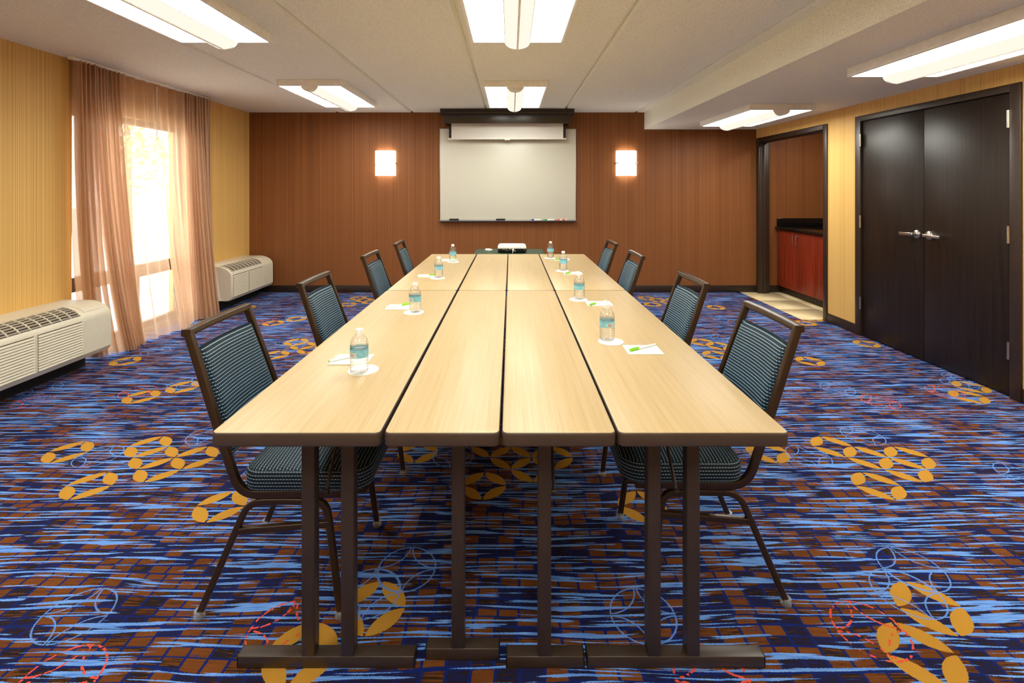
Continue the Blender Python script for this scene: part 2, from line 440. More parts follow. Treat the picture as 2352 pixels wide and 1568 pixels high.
def extrude_profile(name, prof, axis, a0, a1, mat, parent=None, smooth=True, auto=35):
    """prof in the plane across the axis ('y': (x,z), 'x': (y,z))"""
    n = len(prof)
    P = (lambda p, a: (p[0], a, p[1])) if axis == 'y' else (lambda p, a: (a, p[0], p[1]))
    V = [P(p, a0) for p in prof]+[P(p, a1) for p in prof]
    F = [(j, (j+1) % n, n+(j+1) % n, n+j) for j in range(n)]+[tuple(range(n))[::-1], tuple(range(n, 2*n))]
    return mesh(name, V, F, mat, parent, smooth, None, auto)
def copy_tree(o, parent=None):
    c = o.copy(); COL.objects.link(c); c.parent = parent
    for ch in list(o.children): copy_tree(ch, c)
    return c

# ------------------------------------------------------------------ the room
tag(box('floor', (XL-.1, XR+.05, YN-.1, YB+.1, -.1, 0), 'carpet'), 'blue streaked patterned carpet with gold petal rings', 'carpet', kind='structure')
tf = tag(box('floor_alcove', (3.105, 4.45, 5.155, YB+.1, -.09, 0.0018), 'grout'), 'cream tiled floor of the kitchenette alcove', 'floor', kind='structure')
tx = [3.105, 3.555, 4.005, 4.40]; ty = [5.155, 5.605, 6.055, 6.55]
for i in range(3):
    for j in range(3): box('tile', (tx[i]+.002, tx[i+1]-.002, ty[j]+.002, ty[j+1]-.002, -.002, .004), 'tile', tf, 0.001, 1)

# window opening in the wall by the curtains
WY0, WY1, WZ0, WZ1 = 3.90, 5.32, 0.02, 2.06
wl = boxes('wall_left', [(XL-.22, XL, YN-.1, WY0, -.1, ZC+.1), (XL-.22, XL, WY1, YB+.12, -.1, ZC+.1),
                         (XL-.22, XL, WY0, WY1, WZ1, ZC+.1), (XL-.22, XL, WY0, WY1, -.1, WZ0)], 'wallpaper_gold')
tag(wl, 'gold striped wallpapered wall with the window', 'wall', kind='structure')
tag(boxes('wall_back', [(XL-.22, 4.5, YB, YB+.15, -.1, ZC+.1)], 'wallpaper_brown'), 'brown striped feature wall behind the whiteboard', 'wall', kind='structure')
tag(boxes('wall_rear', [(XL-.22, XR+.2, YN-.15, YN, -.1, ZC+.1)], 'wallpaper_gold'), 'gold wall behind the viewpoint', 'wall', kind='structure')
# right wall: alcove opening and a shallow rebate for the double door
AY0, AY1, AZ = 5.12, 6.47, 2.035
DY0, DY1, DZ = 3.19, 4.60, 2.045
wr = boxes('wall_right', [(XR, XR+.12, YN-.1, DY0, -.1, ZC+.1), (XR, XR+.12, DY1, AY0, -.1, ZC+.1), (XR, XR+.12, DY0, DY1, DZ, ZC+.1),
                          (XR+.07, XR+.12, DY0, DY1, -.1, DZ), (XR, XR+.12, AY0, AY1, AZ, ZC+.1), (XR, XR+.12, AY1, YB+.1, -.1, ZC+.1)], 'wallpaper_gold')
tag(wr, 'gold striped wallpapered wall with the double door', 'wall', kind='structure')
tag(boxes('wall_alcove', [(4.43, 4.5, 4.9, YB+.1, -.1, 2.5), (XR+.1, 4.5, 4.92, 5.0, -.1, 2.5)], 'wallpaper_brown'), 'brown walls of the kitchenette alcove', 'wall', kind='structure')
tag(box('ceiling_alcove', (XR+.1, 4.5, 4.92, YB+.1, 2.3, 2.5), 'ceiling'), 'ceiling of the kitchenette alcove', 'ceiling', kind='structure')

ce = tag(box('ceiling', (XL-.22, 4.5, YN-.15, YB+.15, ZC+.03, ZC+.16), 'ceiling'), 'textured off-white ceiling of long panels', 'ceiling', kind='structure')
jx = [XL, -2.35, -1.335, -.32, .715, 1.70, XR]
for i in range(6):
    a, b = jx[i]+(.007 if i else 0), jx[i+1]-(.007 if i < 5 else 0); h = .016
    pr = [(a, ZC+.03), (a, ZC+h if i else ZC), (a+(h if i else 0), ZC), (b-(h if i < 5 else 0), ZC), (b, ZC+h if i < 5 else ZC), (b, ZC+.03)]
    if not i: pr.pop(1)
    if i == 5: pr.pop(-2)
    extrude_profile('ceiling_panel', pr, 'y', YN, YB, 'ceiling', ce, False)
tag(box('ceiling_soffit', (XS, XR+.01, YN, YB, ZS, ZC+.02), 'ceiling'), 'lowered soffit over the door side', 'soffit', kind='structure')

# baseboards
def base(name, b, lab): tag(box(name, b, 'base_dark', None, 0.004), lab, 'baseboard', kind='structure')
base('baseboard_back', (XL, XR, YB-.014, YB, 0, .096), 'dark brown baseboard under the brown wall')
base('baseboard_left', (XL, XL+.014, YN, WY0-.02, 0, .096), 'dark brown baseboard under the window wall')
base('baseboard_left_far', (XL, XL+.014, WY1+.02, YB-.014, 0, .096), 'dark brown baseboard between curtain and corner')
base('baseboard_right', (XR-.014, XR, DY1+.055, AY0-.055, 0, .096), 'dark brown baseboard between door and alcove')
base('baseboard_right_near', (XR-.014, XR, YN, DY0-.06, 0, .096), 'dark brown baseboard beside the double door')
base('baseboard_alcove', (XR+.12, 3.655, YB-.014, YB, 0.004, .096), 'dark brown baseboard inside the alcove')

# alcove opening: cased frame
tr = tag(empty('trim_1', (XR, (AY0+AY1)/2, 0)), 'dark brown cased opening to the kitchenette alcove', 'door frame', kind='structure')
yc = (AY0+AY1)/2
def tp(name, b, mat='espresso_trim', bev=0.003): box(name, (b[0]-XR, b[1]-XR, b[2]-yc, b[3]-yc, b[4], b[5]), mat, tr, bev, 2)
tp('casing', (XR-.014, XR+.006, AY0-.05, AY0+.012, 0.0, AZ+.045)); tp('casing', (XR-.014, XR+.006, AY1-.012, AY1+.055, 0.0, AZ+.045))
tp('casing', (XR-.014, XR+.006, AY0+.012, AY1-.012, AZ-.012, AZ+.045))
tp('jamb', (XR+.006, XR+.13, AY0-.01, AY0+.012, .004, AZ)); tp('jamb', (XR+.006, XR+.13, AY1-.012, AY1+.01, .004, AZ)); tp('jamb', (XR+.006, XR+.13, AY0+.012, AY1-.012, AZ-.012, AZ+.01))
tp('door_stop', (XR+.045, XR+.085, AY1-.026, AY1-.012, .004, AZ-.012)); tp('door_stop', (XR+.045, XR+.085, AY0+.012, AY0+.026, .004, AZ-.012)); tp('door_stop', (XR+.045, XR+.085, AY0+.026, AY1-.026, AZ-.026, AZ-.012))

# double door
d = tag(empty('door_1', (XR, 3.895, 0)), 'dark espresso double door with lever handles', 'door', kind='structure')
def dp(name, b, mat, parent=None, bev=0.002):
    return box(name, (b[0]-XR, b[1]-XR, b[2]-3.895, b[3]-3.895, b[4], b[5]), mat, parent or d, bev, 2)
dp('door_frame', (XR-.016, XR+.03, DY1-.02, DY1+.05, 0, DZ+.04), 'espresso_trim'); dp('door_frame', (XR-.016, XR+.03, DY0-.05, DY0+.02, 0, DZ+.04), 'espresso_trim')
dp('door_frame', (XR-.016, XR+.03, DY0+.02, DY1-.02, DZ-.012, DZ+.04), 'espresso_trim')
leaf_a = dp('door_leaf', (XR+.002, XR+.046, 3.897, DY1-.023, .012, DZ-.016), 'espresso')
leaf_b = dp('door_leaf', (XR+.002, XR+.046, DY0+.023, 3.893, .012, DZ-.016), 'espresso')
for leaf, yy in ((leaf_a, DY1-.021), (leaf_b, DY0+.021)):
    for zz in (1.855, 1.085, .315):
        lathe('hinge', [(0, -.058), (.009, -.058), (.009, .058), (0, .058)], 10, 'nickel', leaf, (-.017, yy-3.895+(.004 if yy < 3.5 else -.001), zz))
for leaf, yy, sg in ((leaf_a, 3.955, 1), (leaf_b, 3.835, -1)):
    y = yy-3.895; z = 1.022
    ros = mesh('rosette', *(lambda pr, n: ([(-.0+px, y+r*math.cos(2*PI*i/n), z+r*math.sin(2*PI*i/n)) for r, px in pr for i in range(n)],
          [(j*n+i, j*n+(i+1) % n, (j+1)*n+(i+1) % n, (j+1)*n+i) for j in range(len(pr)-1) for i in range(n)]+[tuple((len(pr)-1)*n+i for i in range(n))]))(
          [(.034, .003), (.034, -.008), (.028, -.014), (.013, -.018), (.012, -.052), (.009, -.056)], 20), 'nickel', leaf, True, None, 40)
    sweep('lever', fillet([(-.046, y-sg*.012, z), (-.05, y+sg*.03, z), (-.048, y+sg*.075, z-.003), (-.040, y+sg*.132, z-.004)], 0.02), rect(.013, .024, .004), (0, 0, 1), 'nickel', leaf)

# window behind the curtain
w = tag(empty('window_1', (XL, (WY0+WY1)/2, 0)), 'full height window with bronze frame behind sheer curtains', 'window', kind='structure')
wy = (WY0+WY1)/2
def wp(name, b, mat, bev=0.003): return box(name, (b[0], b[1], b[2]-wy, b[3]-wy, b[4], b[5]), mat, w, bev, 2)
for a, b in ((WY0, WY0+.05), (WY1-.05, WY1)): wp('window_frame', (-.14, -.08, a, b, WZ0, WZ1), 'bronze_frame')
wp('window_frame', (-.14, -.08, WY0+.05, WY1-.05, WZ1-.055, WZ1), 'bronze_frame'); wp('window_frame', (-.14, -.08, WY0+.05, WY1-.05, WZ0, WZ0+.06), 'bronze_frame')
wp('window_frame', (-.145, -.075, WY0+.05, WY1-.05, .535, .655), 'bronze_frame'); wp('mullion', (-.14, -.08, 4.66, 4.72, WZ0+.06, .535), 'bronze_frame')
wp('pane', (-.114, -.108, WY0+.05, WY1-.05, .655, WZ1-.055), 'window_glass', 0); wp('pane', (-.114, -.108, WY0+.05, 4.66, WZ0+.06, .535), 'window_glass', 0); wp('pane', (-.114, -.108, 4.72, WY1-.05, WZ0+.06, .535), 'window_glass', 0)
tag(box('window_sill', (XL-.08, XL, WY0, WY1, WZ0, WZ0+.012), 'bronze_frame'), 'low bronze sill of the window', 'sill', kind='structure')

# outdoors
tag(box('ground_outside', (-40, XL-.22, -20, 40, -.3, -.12), 'concrete'), 'pale paving outside the window', 'ground', kind='structure')
def tree(x, y, h, r, label):
    t = tag(empty('tree', (x, y, -.12)), label, 'tree', 'trees outside the window')
    lathe('trunk', [(0, 0), (.14, 0), (.10, h*.4), (.05, h*.8), (0, h*.8)], 8, 'bark', t)
    V, F = [], []
    for k in range(520):
        a = random.uniform(0, 2*PI); cz = random.uniform(-1, 1); rr = random.random()**.4
        c = Vector((r*rr*math.cos(a)*math.sqrt(1-cz*cz), r*rr*math.sin(a)*math.sqrt(1-cz*cz), h*.62+h*.36*rr*cz))
        e1 = Vector((random.gauss(0, 1), random.gauss(0, 1), random.gauss(0, 1))).normalized(); e2 = e1.orthogonal().normalized()
        s = random.uniform(.06, .13); b = len(V)
        V += [c-e1*s, c+e2*s*.5, c+e1*s, c-e2*s*.5]; F.append((b, b+1, b+2, b+3))
    mesh('foliage', V, F, 'leaf', t)
tree(-10.0, 12.6, 5.2, 1.0, 'leafy green tree seen through the sheer curtain'); tree(-13.5, 20.5, 4.2, 1.5, 'low spreading tree farther off beyond the window')

# ------------------------------------------------------------------ ceiling lamps
def make_lamp():
    t = empty('ceiling_light'); W, L, H = .63, 1.20, .062      # local z=0 at the ceiling
    w2, l2 = W/2, L/2; e = .024
    boxes('housing', [(-w2+.01, w2-.01, -l2+.008, l2-.008, -.022, -.001), (-w2, -w2+e, -l2, l2, -H, 0), (w2-e, w2, -l2, l2, -H, 0), (-w2+e-.004, w2-e+.004, -l2, -l2+.014, -H, 0), (-w2+e-.004, w2-e+.004, l2-.014, l2, -H, 0)], 'white_paint', t, .004, 2)
    bw = .082
    for s in (-1, 1):
        a, b = sorted((s*(bw-.004), s*(w2-e))); box('diffuser_panel', (a, b, -l2+.014, l2-.014, -H+.006, -H+.012), 'lamp_panel', t)
    pr = [(bw*math.cos(PI+PI*k/12), -H+.006+.056*math.sin(PI+PI*k/12)) for k in range(13)]
    V = [(x, y, z) for y in (-l2+.03, l2-.03) for x, z in pr]; n = 13
    mesh('basket_lens', V, [(j, j+1, n+j+1, n+j) for j in range(n-1)], 'lamp_basket', t, True)
    for ya, yb in ((-l2+.012, -l2+.03), (l2-.03, l2-.012)):
        pc = [(x*1.02, (z+H)*1.02-H) for x, z in pr]
        extrude_profile('end_cap', pc, 'y', ya, yb, 'white_paint', t)
    box('lens_spine', (-.006, .006, -l2+.03, l2-.03, -H-.0535, -H-.048), 'white_paint', t)
    for s in (-1, 1): box('basket_rail', (s*bw-.003, s*bw+.003, -l2+.02, l2-.02, -H-.002, -H+.004), 'white_paint', t)
    return t
lamps = [((-1.92, 2.665, ZC), 'long white ceiling light by the window, cut off by the picture edge'),
         ((.045, 2.665, ZC), 'long white ceiling light over the front half of the table'),
         ((2.585, 2.665, ZS), 'long white soffit light in front of the double door'),
         ((-1.92, 5.20, ZC), 'white ceiling light between the curtain and the wall sconce'),
         ((.045, 5.24, ZC), 'white ceiling light just before the projection screen housing'),
         ((2.585, 5.20, ZS), 'white soffit light near the kitchenette alcove')]
lamps += [((-1.92, .13, ZC), 'added ceiling light by the window, unseen overhead, brightening the room'), ((.045, .13, ZC), 'added ceiling light over the open floor, unseen overhead, brightening the room'), ((2.585, .13, ZS), 'added soffit light by the door, unseen overhead, brightening the room')]  # unseen third row, added at the visible rows' spacing to brighten the room
L0 = make_lamp()
for i, (p, lab) in enumerate(lamps):
    o = L0 if i == 0 else copy_tree(L0); o.location = p; tag(o, lab, 'ceiling light', 'fluorescent ceiling lights')

emit('alcove_fill', (1.0, 0.95, 0.82), 110.0)  # fill light added to lift the dark alcove; no lamp is known there
dl = tag(empty('alcove_fill_light', (3.95, 5.62, 2.3)), 'round fill light added in the alcove ceiling to brighten it, unseen', 'ceiling light')
lathe('trim_ring', [(.07, -.002), (.085, -.006), (.095, -.001), (.095, 0)], 28, 'white_paint', dl)
lathe('lens', [(0, -.0015), (.07, -.0015)], 28, 'alcove_fill', dl)
# ------------------------------------------------------------------ wall sconces
def make_sconce():
    t = empty('wall_sconce'); W, H, D = .275, .335, .075         # wall at local y=0, room at -y
    box('backplate', (-.12, .12, -.012, 0, -.14, .14), 'white_paint', t, .003)
    R = (W*W/4+D*D)/(2*D); am = math.asin(W/2/R); n = 16; V, F = [], []
    for s, off in ((0, 0.0), (1, -.006)):
        for z in (-H/2, H/2):
            for i in range(n+1):
                a = -am+2*am*i/n; V.append(((R+off)*math.sin(a), -.012-((R+off)*math.cos(a)-(R-D)), z))
    m = n+1
    for i in range(n):
        F += [(i, i+1, m+i+1, m+i), (2*m+i, 3*m+i, 3*m+i+1, 2*m+i+1), (i, 2*m+i, 2*m+i+1, i+1), (m+i, m+i+1, 3*m+i+1, 3*m+i)]
    F += [(0, m, 3*m, 2*m), (n, 2*m+n, 3*m+n, m+n)]
    mesh('glass_shade', V, F, 'sconce_glass', t, True, None, 40)
    for s in (-1, 1): box('shade_clip', (min(s*.105, s*.148), max(s*.105, s*.148), -.055, 0, -.007, .007), 'nickel', t, .002)
    return t
S0 = make_sconce()
for i, (x, lab) in enumerate(((-1.692, 'glowing curved glass wall sconce between the window wall and the whiteboard'), (1.5625, 'glowing curved glass wall sconce between the whiteboard and the alcove'))):
    o = S0 if i == 0 else copy_tree(S0); o.location = (x, YB, 1.745); tag(o, lab, 'wall light', 'pair of wall sconces')

# ------------------------------------------------------------------ whiteboard, screen
wb = tag(empty('whiteboard', (-.038, YB, 1.595)), 'large blank whiteboard on the brown wall', 'whiteboard')
box('board_panel', (-.915, .915, -.022, -.001, -.612, .612), 'whiteboard', wb, .002)
for b in ((-.922, .922, -.026, 0, .608, .616), (-.922, -.915, -.026, 0, -.612, .608), (.915, .922, -.026, 0, -.612, .608)): box('frame_strip', b, 'aluminium', wb, .001)
extrude_profile('marker_tray', [(0, -.632), (-.075, -.632), (-.078, -.624), (-.072, -.62), (-.026, -.622), (-.026, -.612), (0, -.612)], 'x', -.922, .922, 'aluminium', wb)
zt = 1.595-.6195
for x, lab in ((-.762, 'black felt eraser at the window end of the marker tray'), (-.135, 'black felt eraser in the middle of the marker tray')):
    e = tag(empty('board_eraser', (x, YB-.05, zt)), lab, 'eraser', 'erasers on the tray')
    box('felt', (-.062, .062, -.018, .018, 0, .012), 'black_rubber', e, .002); box('grip', (-.062, .062, -.016, .016, .012, .024), 'black_plastic', e, .003)
for x, mt, cn in ((.345, 'marker_blue', 'blue'), (.52, 'marker_green', 'green'), (.69, 'marker_red', 'red')):
    e = tag(empty('marker_pen', (x, YB-.048, zt+.009)), f'white marker pen with {cn} cap on the whiteboard tray', 'marker', 'markers on the tray')
    sweep('barrel', [(-.03, 0, 0), (.065, 0, 0)], circ(.009, 12), (0, 0, 1), 'white_plastic', e); sweep('cap', [(-.065, 0, 0), (-.03, 0, 0)], circ(.0098, 12), (0, 0, 1), mt, e); sweep('colour_band', [(.0, 0, 0), (.045, 0, 0)], circ(.0094, 12), (0, 0, 1), mt if cn == 'red' else 'pen_white', e)

ps = tag(empty('projection_screen', (-.045, 6.27, ZC-.001)), 'pull-down projection screen in a dark brown housing above the whiteboard', 'projection screen')
boxes('housing', [(-.83, .83, 0, .022, -.185, 0), (-.83, -.808, .022, .279, -.185, 0), (.808, .83, .022, .279, -.185, 0)], 'valance_brown', ps, .003)
extrude_profile('crown_strip', [(0, 0), (-.036, 0), (-.036, -.028), (-.022, -.036), (-.018, -.062), (-.006, -.072), (0, -.08)], 'x', -.866, .866, 'valance_brown', ps)
for s in (-1, 1): box('crown_return', (min(s*.831, s*.866), max(s*.831, s*.866), 0, .279, -.07, 0), 'valance_brown', ps, .003)
yy = .15
lathe('roller', [(0, -.78), (.035, -.78), (.035, .78), (0, .78)], 16, 'white_plastic', ps); ro = ps.children[-1]; ro.rotation_euler = (0, PI/2, 0); ro.location = (0, yy+.035, -.11)
box('screen_sheet', (-.742, .742, yy, yy+.003, -.362, -.11), 'screen_white', ps)
for s in (-1, 1): box('black_border', (min(s*.742, s*.775), max(s*.742, s*.775), yy, yy+.003, -.362, -.11), 'black_rubber', ps)
sweep('bottom_bar', [(-.785, yy, -.370), (.785, yy, -.370)], rect(.026, .018, .006), (0, 0, 1), 'white_plastic', ps)
box('pull_tab', (-.035, .035, yy-.014, yy-.008, -.39, -.37), 'white_plastic', ps, .002)

# ------------------------------------------------------------------ wall air conditioners (window wall)
def make_ac():
    t = empty('wall_air_conditioner')       # local: wall x=0, +x into room, y centred, z floor
    L = .95; h = L/2; cx, cz, a, b = .205, .405, .178, .112
    prof = [(0, .125), (.33, .118), (.365, .132), (.384, .165)]
    prof += [(cx+a*math.cos(PI/2*k/10), cz+b*math.sin(PI/2*k/10)) for k in range(11)] + [(0, .517)]
    n = len(prof); V, F = [], []
    ys = [(-h, .965), (-h+.012, 1.0), (h-.012, 1.0), (h, .965)]
    for y, s in ys: V += [(x*(s if x > 0 else 1), y, .32+(z-.32)*s) for x, z in prof]
    for i in range(3): F += [(i*n+j, i*n+(j+1) % n, (i+1)*n+(j+1) % n, (i+1)*n+j) for j in range(n)]
    F += [tuple(range(n))[::-1], tuple(3*n+j for j in range(n))]
    mesh('cover', V, F, 'cream_plastic', t, True, None, 30)
    def front(z): return .384-(.384-.383)*0
    p0, p1, p2, p3 = -h+.022, -.155, -.128, .205
    for ya, yb in ((p0, p1), (p2, p3)):
        bk = box('louver_backing', (.372, .3855, ya, yb, .168, .414), 'grille_dark', t)
        for k in range(13):
            z = .171+k*.0186
            mesh('slat', [(.384, ya, z), (.384, yb, z), (.3935, yb, z+.001), (.3935, ya, z+.001), (.384, ya, z+.0148), (.384, yb, z+.0148), (.388, yb, z+.0148), (.388, ya, z+.0148)],
                 [(0, 1, 2, 3), (3, 2, 6, 7), (7, 6, 5, 4), (0, 3, 7, 4), (1, 5, 6, 2)], 'cream_plastic', bk)
    def on(th, d=0.0): return (cx+(a+d)*math.cos(th), cz+(b+d)*math.sin(th))
    g0, g1 = -h+.02, .205
    ths = [math.radians(26+ (80-26)*k/8) for k in range(9)]
    V = []; m = len(ths)
    for y in (g0, g1): V += [(on(th, .0012)[0], y, on(th, .0012)[1]) for th in ths]
    gb = mesh('outlet_grille', V, [(j, j+1, m+j+1, m+j) for j in range(m-1)], 'grille_dark', t, True)
    for k in range(6):
        th = math.radians(30+9.2*k); x, z = on(th, .004)
        sweep('bar', [(x, g0, z), (x, g1, z)], rect(.013, .006), (0, 0, 1), 'grille_grey', gb)
    for k in range(10):
        y = g0+(g1-g0)*k/9
        sweep('rib', [(on(th, .006)[0], y, on(th, .006)[1]) for th in ths], rect(.006, .008), (0, 1, 0), 'cream_plastic', gb)
    ths2 = [math.radians(34+(84-34)*k/6) for k in range(7)]; m = 7; V = []
    for y in (.255, .425): V += [(on(th, .003)[0], y, on(th, .003)[1]) for th in ths2]
    for y in (.255, .425): V += [(on(th, -.002)[0], y, on(th, -.002)[1]) for th in ths2]
    F = [(j, j+1, m+j+1, m+j) for j in range(m-1)]+[(j, 2*m+j, 2*m+j+1, j+1) for j in range(m-1)]+[(m+j, m+j+1, 3*m+j+1, 3*m+j) for j in range(m-1)]+[(0, m, 3*m, 2*m), (m-1, 3*m-1, 4*m-1, 2*m-1)]
    mesh('control_lid', V, F, 'cream_plastic', t, True, None, 40)
    box('sub_base', (0, .20, -h+.03, h-.03, 0, .14), 'black_rubber', t, .004)
    return t
A0 = make_ac()
for i, (y, lab) in enumerate(((3.355, 'cream wall air conditioner in front of the curtain, cut off by the picture edge'), (5.955, 'cream wall air conditioner in the corner beyond the curtain'))):
    o = A0 if i == 0 else copy_tree(A0); o.location = (XL, y, 0); tag(o, lab, 'air conditioner', 'air conditioners under the window wall')

# ------------------------------------------------------------------ curtains
ct = tag(empty('curtain_track', (XL+.07, 4.67, ZC)), 'white ceiling track carrying the sheer curtains', 'curtain track')
box('rail', (-.02, .02, -.86, .86, -.022, 0), 'white_paint', ct, .002)
def curtain(name, y0, y1, yb0, yb1, dense, label, side):
    """dense: share of the path bunched at the outer side; side -1: bunch at y0"""
    root = tag(empty(name, (XL+.07, (y0+y1)/2, 0)), label, 'curtain', 'sheer curtain pair')
    NP, NZ = 460, 22; V, F = [], []
    zt = ZC-.035
    for j in range(NZ+1):
        v = j/NZ; z = zt+(0.012-zt)*v
        for i in range(NP+1):
            u = i/NP
            # position along the rail: bunched at one side
            bw = .50                     # share of width covered by the bunch
            q = u if side < 0 else 1-u
            if q < dense: p = bw*q/dense; den = 1.0
            else: p = bw+(1-bw)*(q-dense)/(1-dense); den = 0.0
            sm = min(1, max(0, (q-dense+.05)/.1)); den = 1-sm*sm*(3-2*sm)
            p = p if side < 0 else 1-p
            top = y0+(y1-y0)*p; bot = yb0+(yb1-yb0)*p; y = top+(bot-top)*(v**4 if side < 0 else v**1.3)
            ph = 2*PI*(11*min(q, dense)/dense+3.5*max(0, q-dense)/(1-dense))
            amp = (.042+.014*v)*den+(.014+.022*v)*(1-den)
            amp *= 1+.35*math.sin(3.1*u*PI+v*1.7)
            x = amp*math.sin(ph)+.006*math.sin(ph*.37+5*v)
            lead = 1-math.exp(-(u/.22)**2) if side < 0 else 1.0
            x += .17*v**1.6*(1+.25*math.sin(u*9+1.3*side))*(.25+.75*lead)
            yo = (.014*den)*math.sin(2*ph+.6)+.02*v*math.sin(ph*.21+2)
            V.append((x+.008, y+yo-(y0+y1)/2, z+(.012*math.sin(u*11) if j == NZ else 0)*0))
    m = NP+1
    for j in range(NZ):
        for i in range(NP): F.append((j*m+i, j*m+i+1, (j+1)*m+i+1, (j+1)*m+i))
    sh = mesh('sheer_panel', V, F, 'sheer', root, True)
    n = NP+1; V2, F2 = [], []
    for i in range(n):
        a = V[i]; V2 += [(a[0], a[1], zt+.012), (a[0], a[1], zt-.035)]
    for i in range(n-1): F2.append((2*i, 2*i+1, 2*i+3, 2*i+2))
    mesh('heading_tape', V2, F2, 'sheer', root, True)
    return root
curtain('sheer_curtain', 3.845, 4.70, 3.94, 4.74, .72, 'copper sheer curtain panel drawn towards the front air conditioner', -1)
curtain('sheer_curtain', 4.705, 5.52, 4.745, 5.40, .70, 'copper sheer curtain panel drawn towards the corner air conditioner', 1)
tag(lathe('curtain_wand', [(0, 0), (.004, 0), (.004, .95), (0, .95)], 8, 'white_plastic', None, (XL+.10, 4.70, ZC-1.0)), 'thin white wand hanging where the two curtain panels meet', 'wand')

# ------------------------------------------------------------------ kitchenette cabinet
def cabinet(y0, y1, splits, label):
    c = tag(empty('base_cabinet', (3.60, (y0+y1)/2, .004)), label, 'cabinet', 'kitchenette cabinets'); o = (y0+y1)/2
    box('body', (.022, .80, y0-o, y1-o, .095, .845), 'cherry', c); box('toe_kick', (.06, .80, y0-o, y1-o, 0, .095), 'base_dark', c)
    for i in range(len(splits)-1):
        dr = box('door', (0, .02, splits[i]-o+.0015, splits[i+1]-o-.0015, .10, .842), 'cherry', c, .0015)
        yh = (splits[i+1]-o-.035) if i == 0 else (splits[i]-o+.035)
        sweep('handle', fillet([(0, yh, .80), (-.028, yh, .80), (-.028, yh, .69), (0, yh, .69)], .012), circ(.0045, 8), (0, 1, 0), 'nickel', dr)
cabinet(5.72, 6.53, (5.72, 6.10, 6.53), 'cherry red base cabinet with paired handles in the alcove corner')
cabinet(5.02, 5.718, (5.02, 5.37, 5.718), 'cherry red base cabinet half hidden by the alcove frame')
cn = tag(empty('countertop', (3.60, 5.785, .849)), 'black stone countertop with splashback in the alcove', 'countertop')
sweep('counter_slab', [(.395, -.765, .024), (.395, .75, .024)], rect(.85, .042, .014), (0, 0, 1), 'granite', cn)
box('splashback', (.0, .815, .742, .763, .045, .155), 'granite', cn, .003)

# ------------------------------------------------------------------ conference tables
def rod_brace(parent, x, yl, s, yo=0.0):
    # folding brace, from the column back to the underside
    sweep('brace', fillet([(x, yl+s*.02, .475), (x, yl+s*.11, .57), (x, yl+s*.17, .64), (x, yl+s*.20, .675)], .03), circ(.0055, 8), (1, 0, 0), 'brown_metal', parent)
    sweep('brace_knob', [(x-.008, yl+s*.02, .475), (x+.008, yl+s*.02, .475)], circ(.008, 10), (0, 0, 1), 'brown_metal', parent)
    box('latch', (x-.022, x+.022, yl+s*.20-.03, yl+s*.20+.05, .66, TH-.038), 'black_rubber', parent, .002)
    box('latch_lever', (x-.022, x+.022, yl+s*.20-.04, yl+s*.20-.005, .655, .664), 'red_paint', parent, .002)
def make_table(x0, x1, y0, y1, cols, foot, ylf, label, ylr=None, brace_x=()):
    cx, cy = (x0+x1)/2, (y0+y1)/2
    t = tag(empty('training_table', (cx, cy, 0)), label, 'table', 'conference table units')
    hx, hy = (x1-x0)/2, (y1-y0)/2; r = .018; T = .038
    R = lambda i: rrect_ring(-hx+i, hx-i, -hy+i, hy-i, max(.002, r-i), 5)
    loft_plan('edge_band', [(R(.004), TH-T), (R(.001), TH-T+.002), (R(0), TH-T+.005), (R(0), TH-.006), (R(.001), TH-.002), (R(.0028), TH-.0006)], 'bumper', t)
    loft_plan('laminate_top', [(R(.003), TH-.01), (R(.003), TH-.0004), (R(.004), TH)], 'laminate', t)
    ends = [(ylf-cy, 1), ((ylr if ylr is not None else y1-(ylf-y0)-.038)-cy, -1)]
    for ye, s in ends:
        lg = box('leg_foot', (foot[0]-cx, foot[1]-cx, ye, ye+.038, .0, .034), 'brown_metal', t, .002)
        for fx in (foot[0]-cx, foot[1]-cx): box('foot_cap', (fx-.0015, fx+.0015, ye-.0005, ye+.0385, .002, .0345), 'black_plastic', lg)
        for c in cols: box('column', (c-.019-cx, c+.019-cx, ye, ye+.038, .033, TH-T-.001), 'brown_metal', t, .003)
        if len(cols) == 1:
            c = cols[0]-cx
            mesh('bracket', [(c-.019, ye, .665), (c+.019, ye, .665), (c+.05, ye, TH-T), (c-.05, ye, TH-T), (c-.019, ye+.038, .665), (c+.019, ye+.038, .665), (c+.05, ye+.038, TH-T), (c-.05, ye+.038, TH-T)],
                 [(0, 1, 2, 3), (4, 7, 6, 5), (0, 4, 5, 1), (1, 5, 6, 2), (2, 6, 7, 3), (3, 7, 4, 0)], 'brown_metal', t)
        else:
            box('mounting_rail', (min(cols)-.06-cx, max(cols)+.06-cx, ye-.0, ye+.045, TH-T-.02, TH-T), 'brown_metal', t, .002)
        for bx in brace_x: rod_brace(t, bx-cx, ye+(.038 if s > 0 else 0), s)
    return t
YS = 3.1145; YE = 4.883; Y0 = 1.281
tabs = [(-.798, -.3455, (-.586, -.472), (-.789, -.278), 1.396, 'outer front table beside the window-side chairs, wood laminate with dark edge', (-.555, -.503)),
        (-.3375, -.0288, (-.155,), (-.250, -.034), 1.42, 'narrow front inner table on the window side of the centre seam', (-.180,)),
        (-.0242, .281, (.098,), (-.012, .212), 1.396, 'narrow front inner table on the door side of the centre seam', (.130,)),
        (.2857, .742, (.415, .528), (.222, .734), 1.396, 'outer front table beside the door-side chairs, wood laminate with dark edge', (.445, .498))]
far = ['outer back table beside the window-side chairs, wood laminate with dark edge', 'narrow back inner table on the window side of the centre seam',
       'narrow back inner table on the door side of the centre seam', 'outer back table beside the door-side chairs, wood laminate with dark edge']
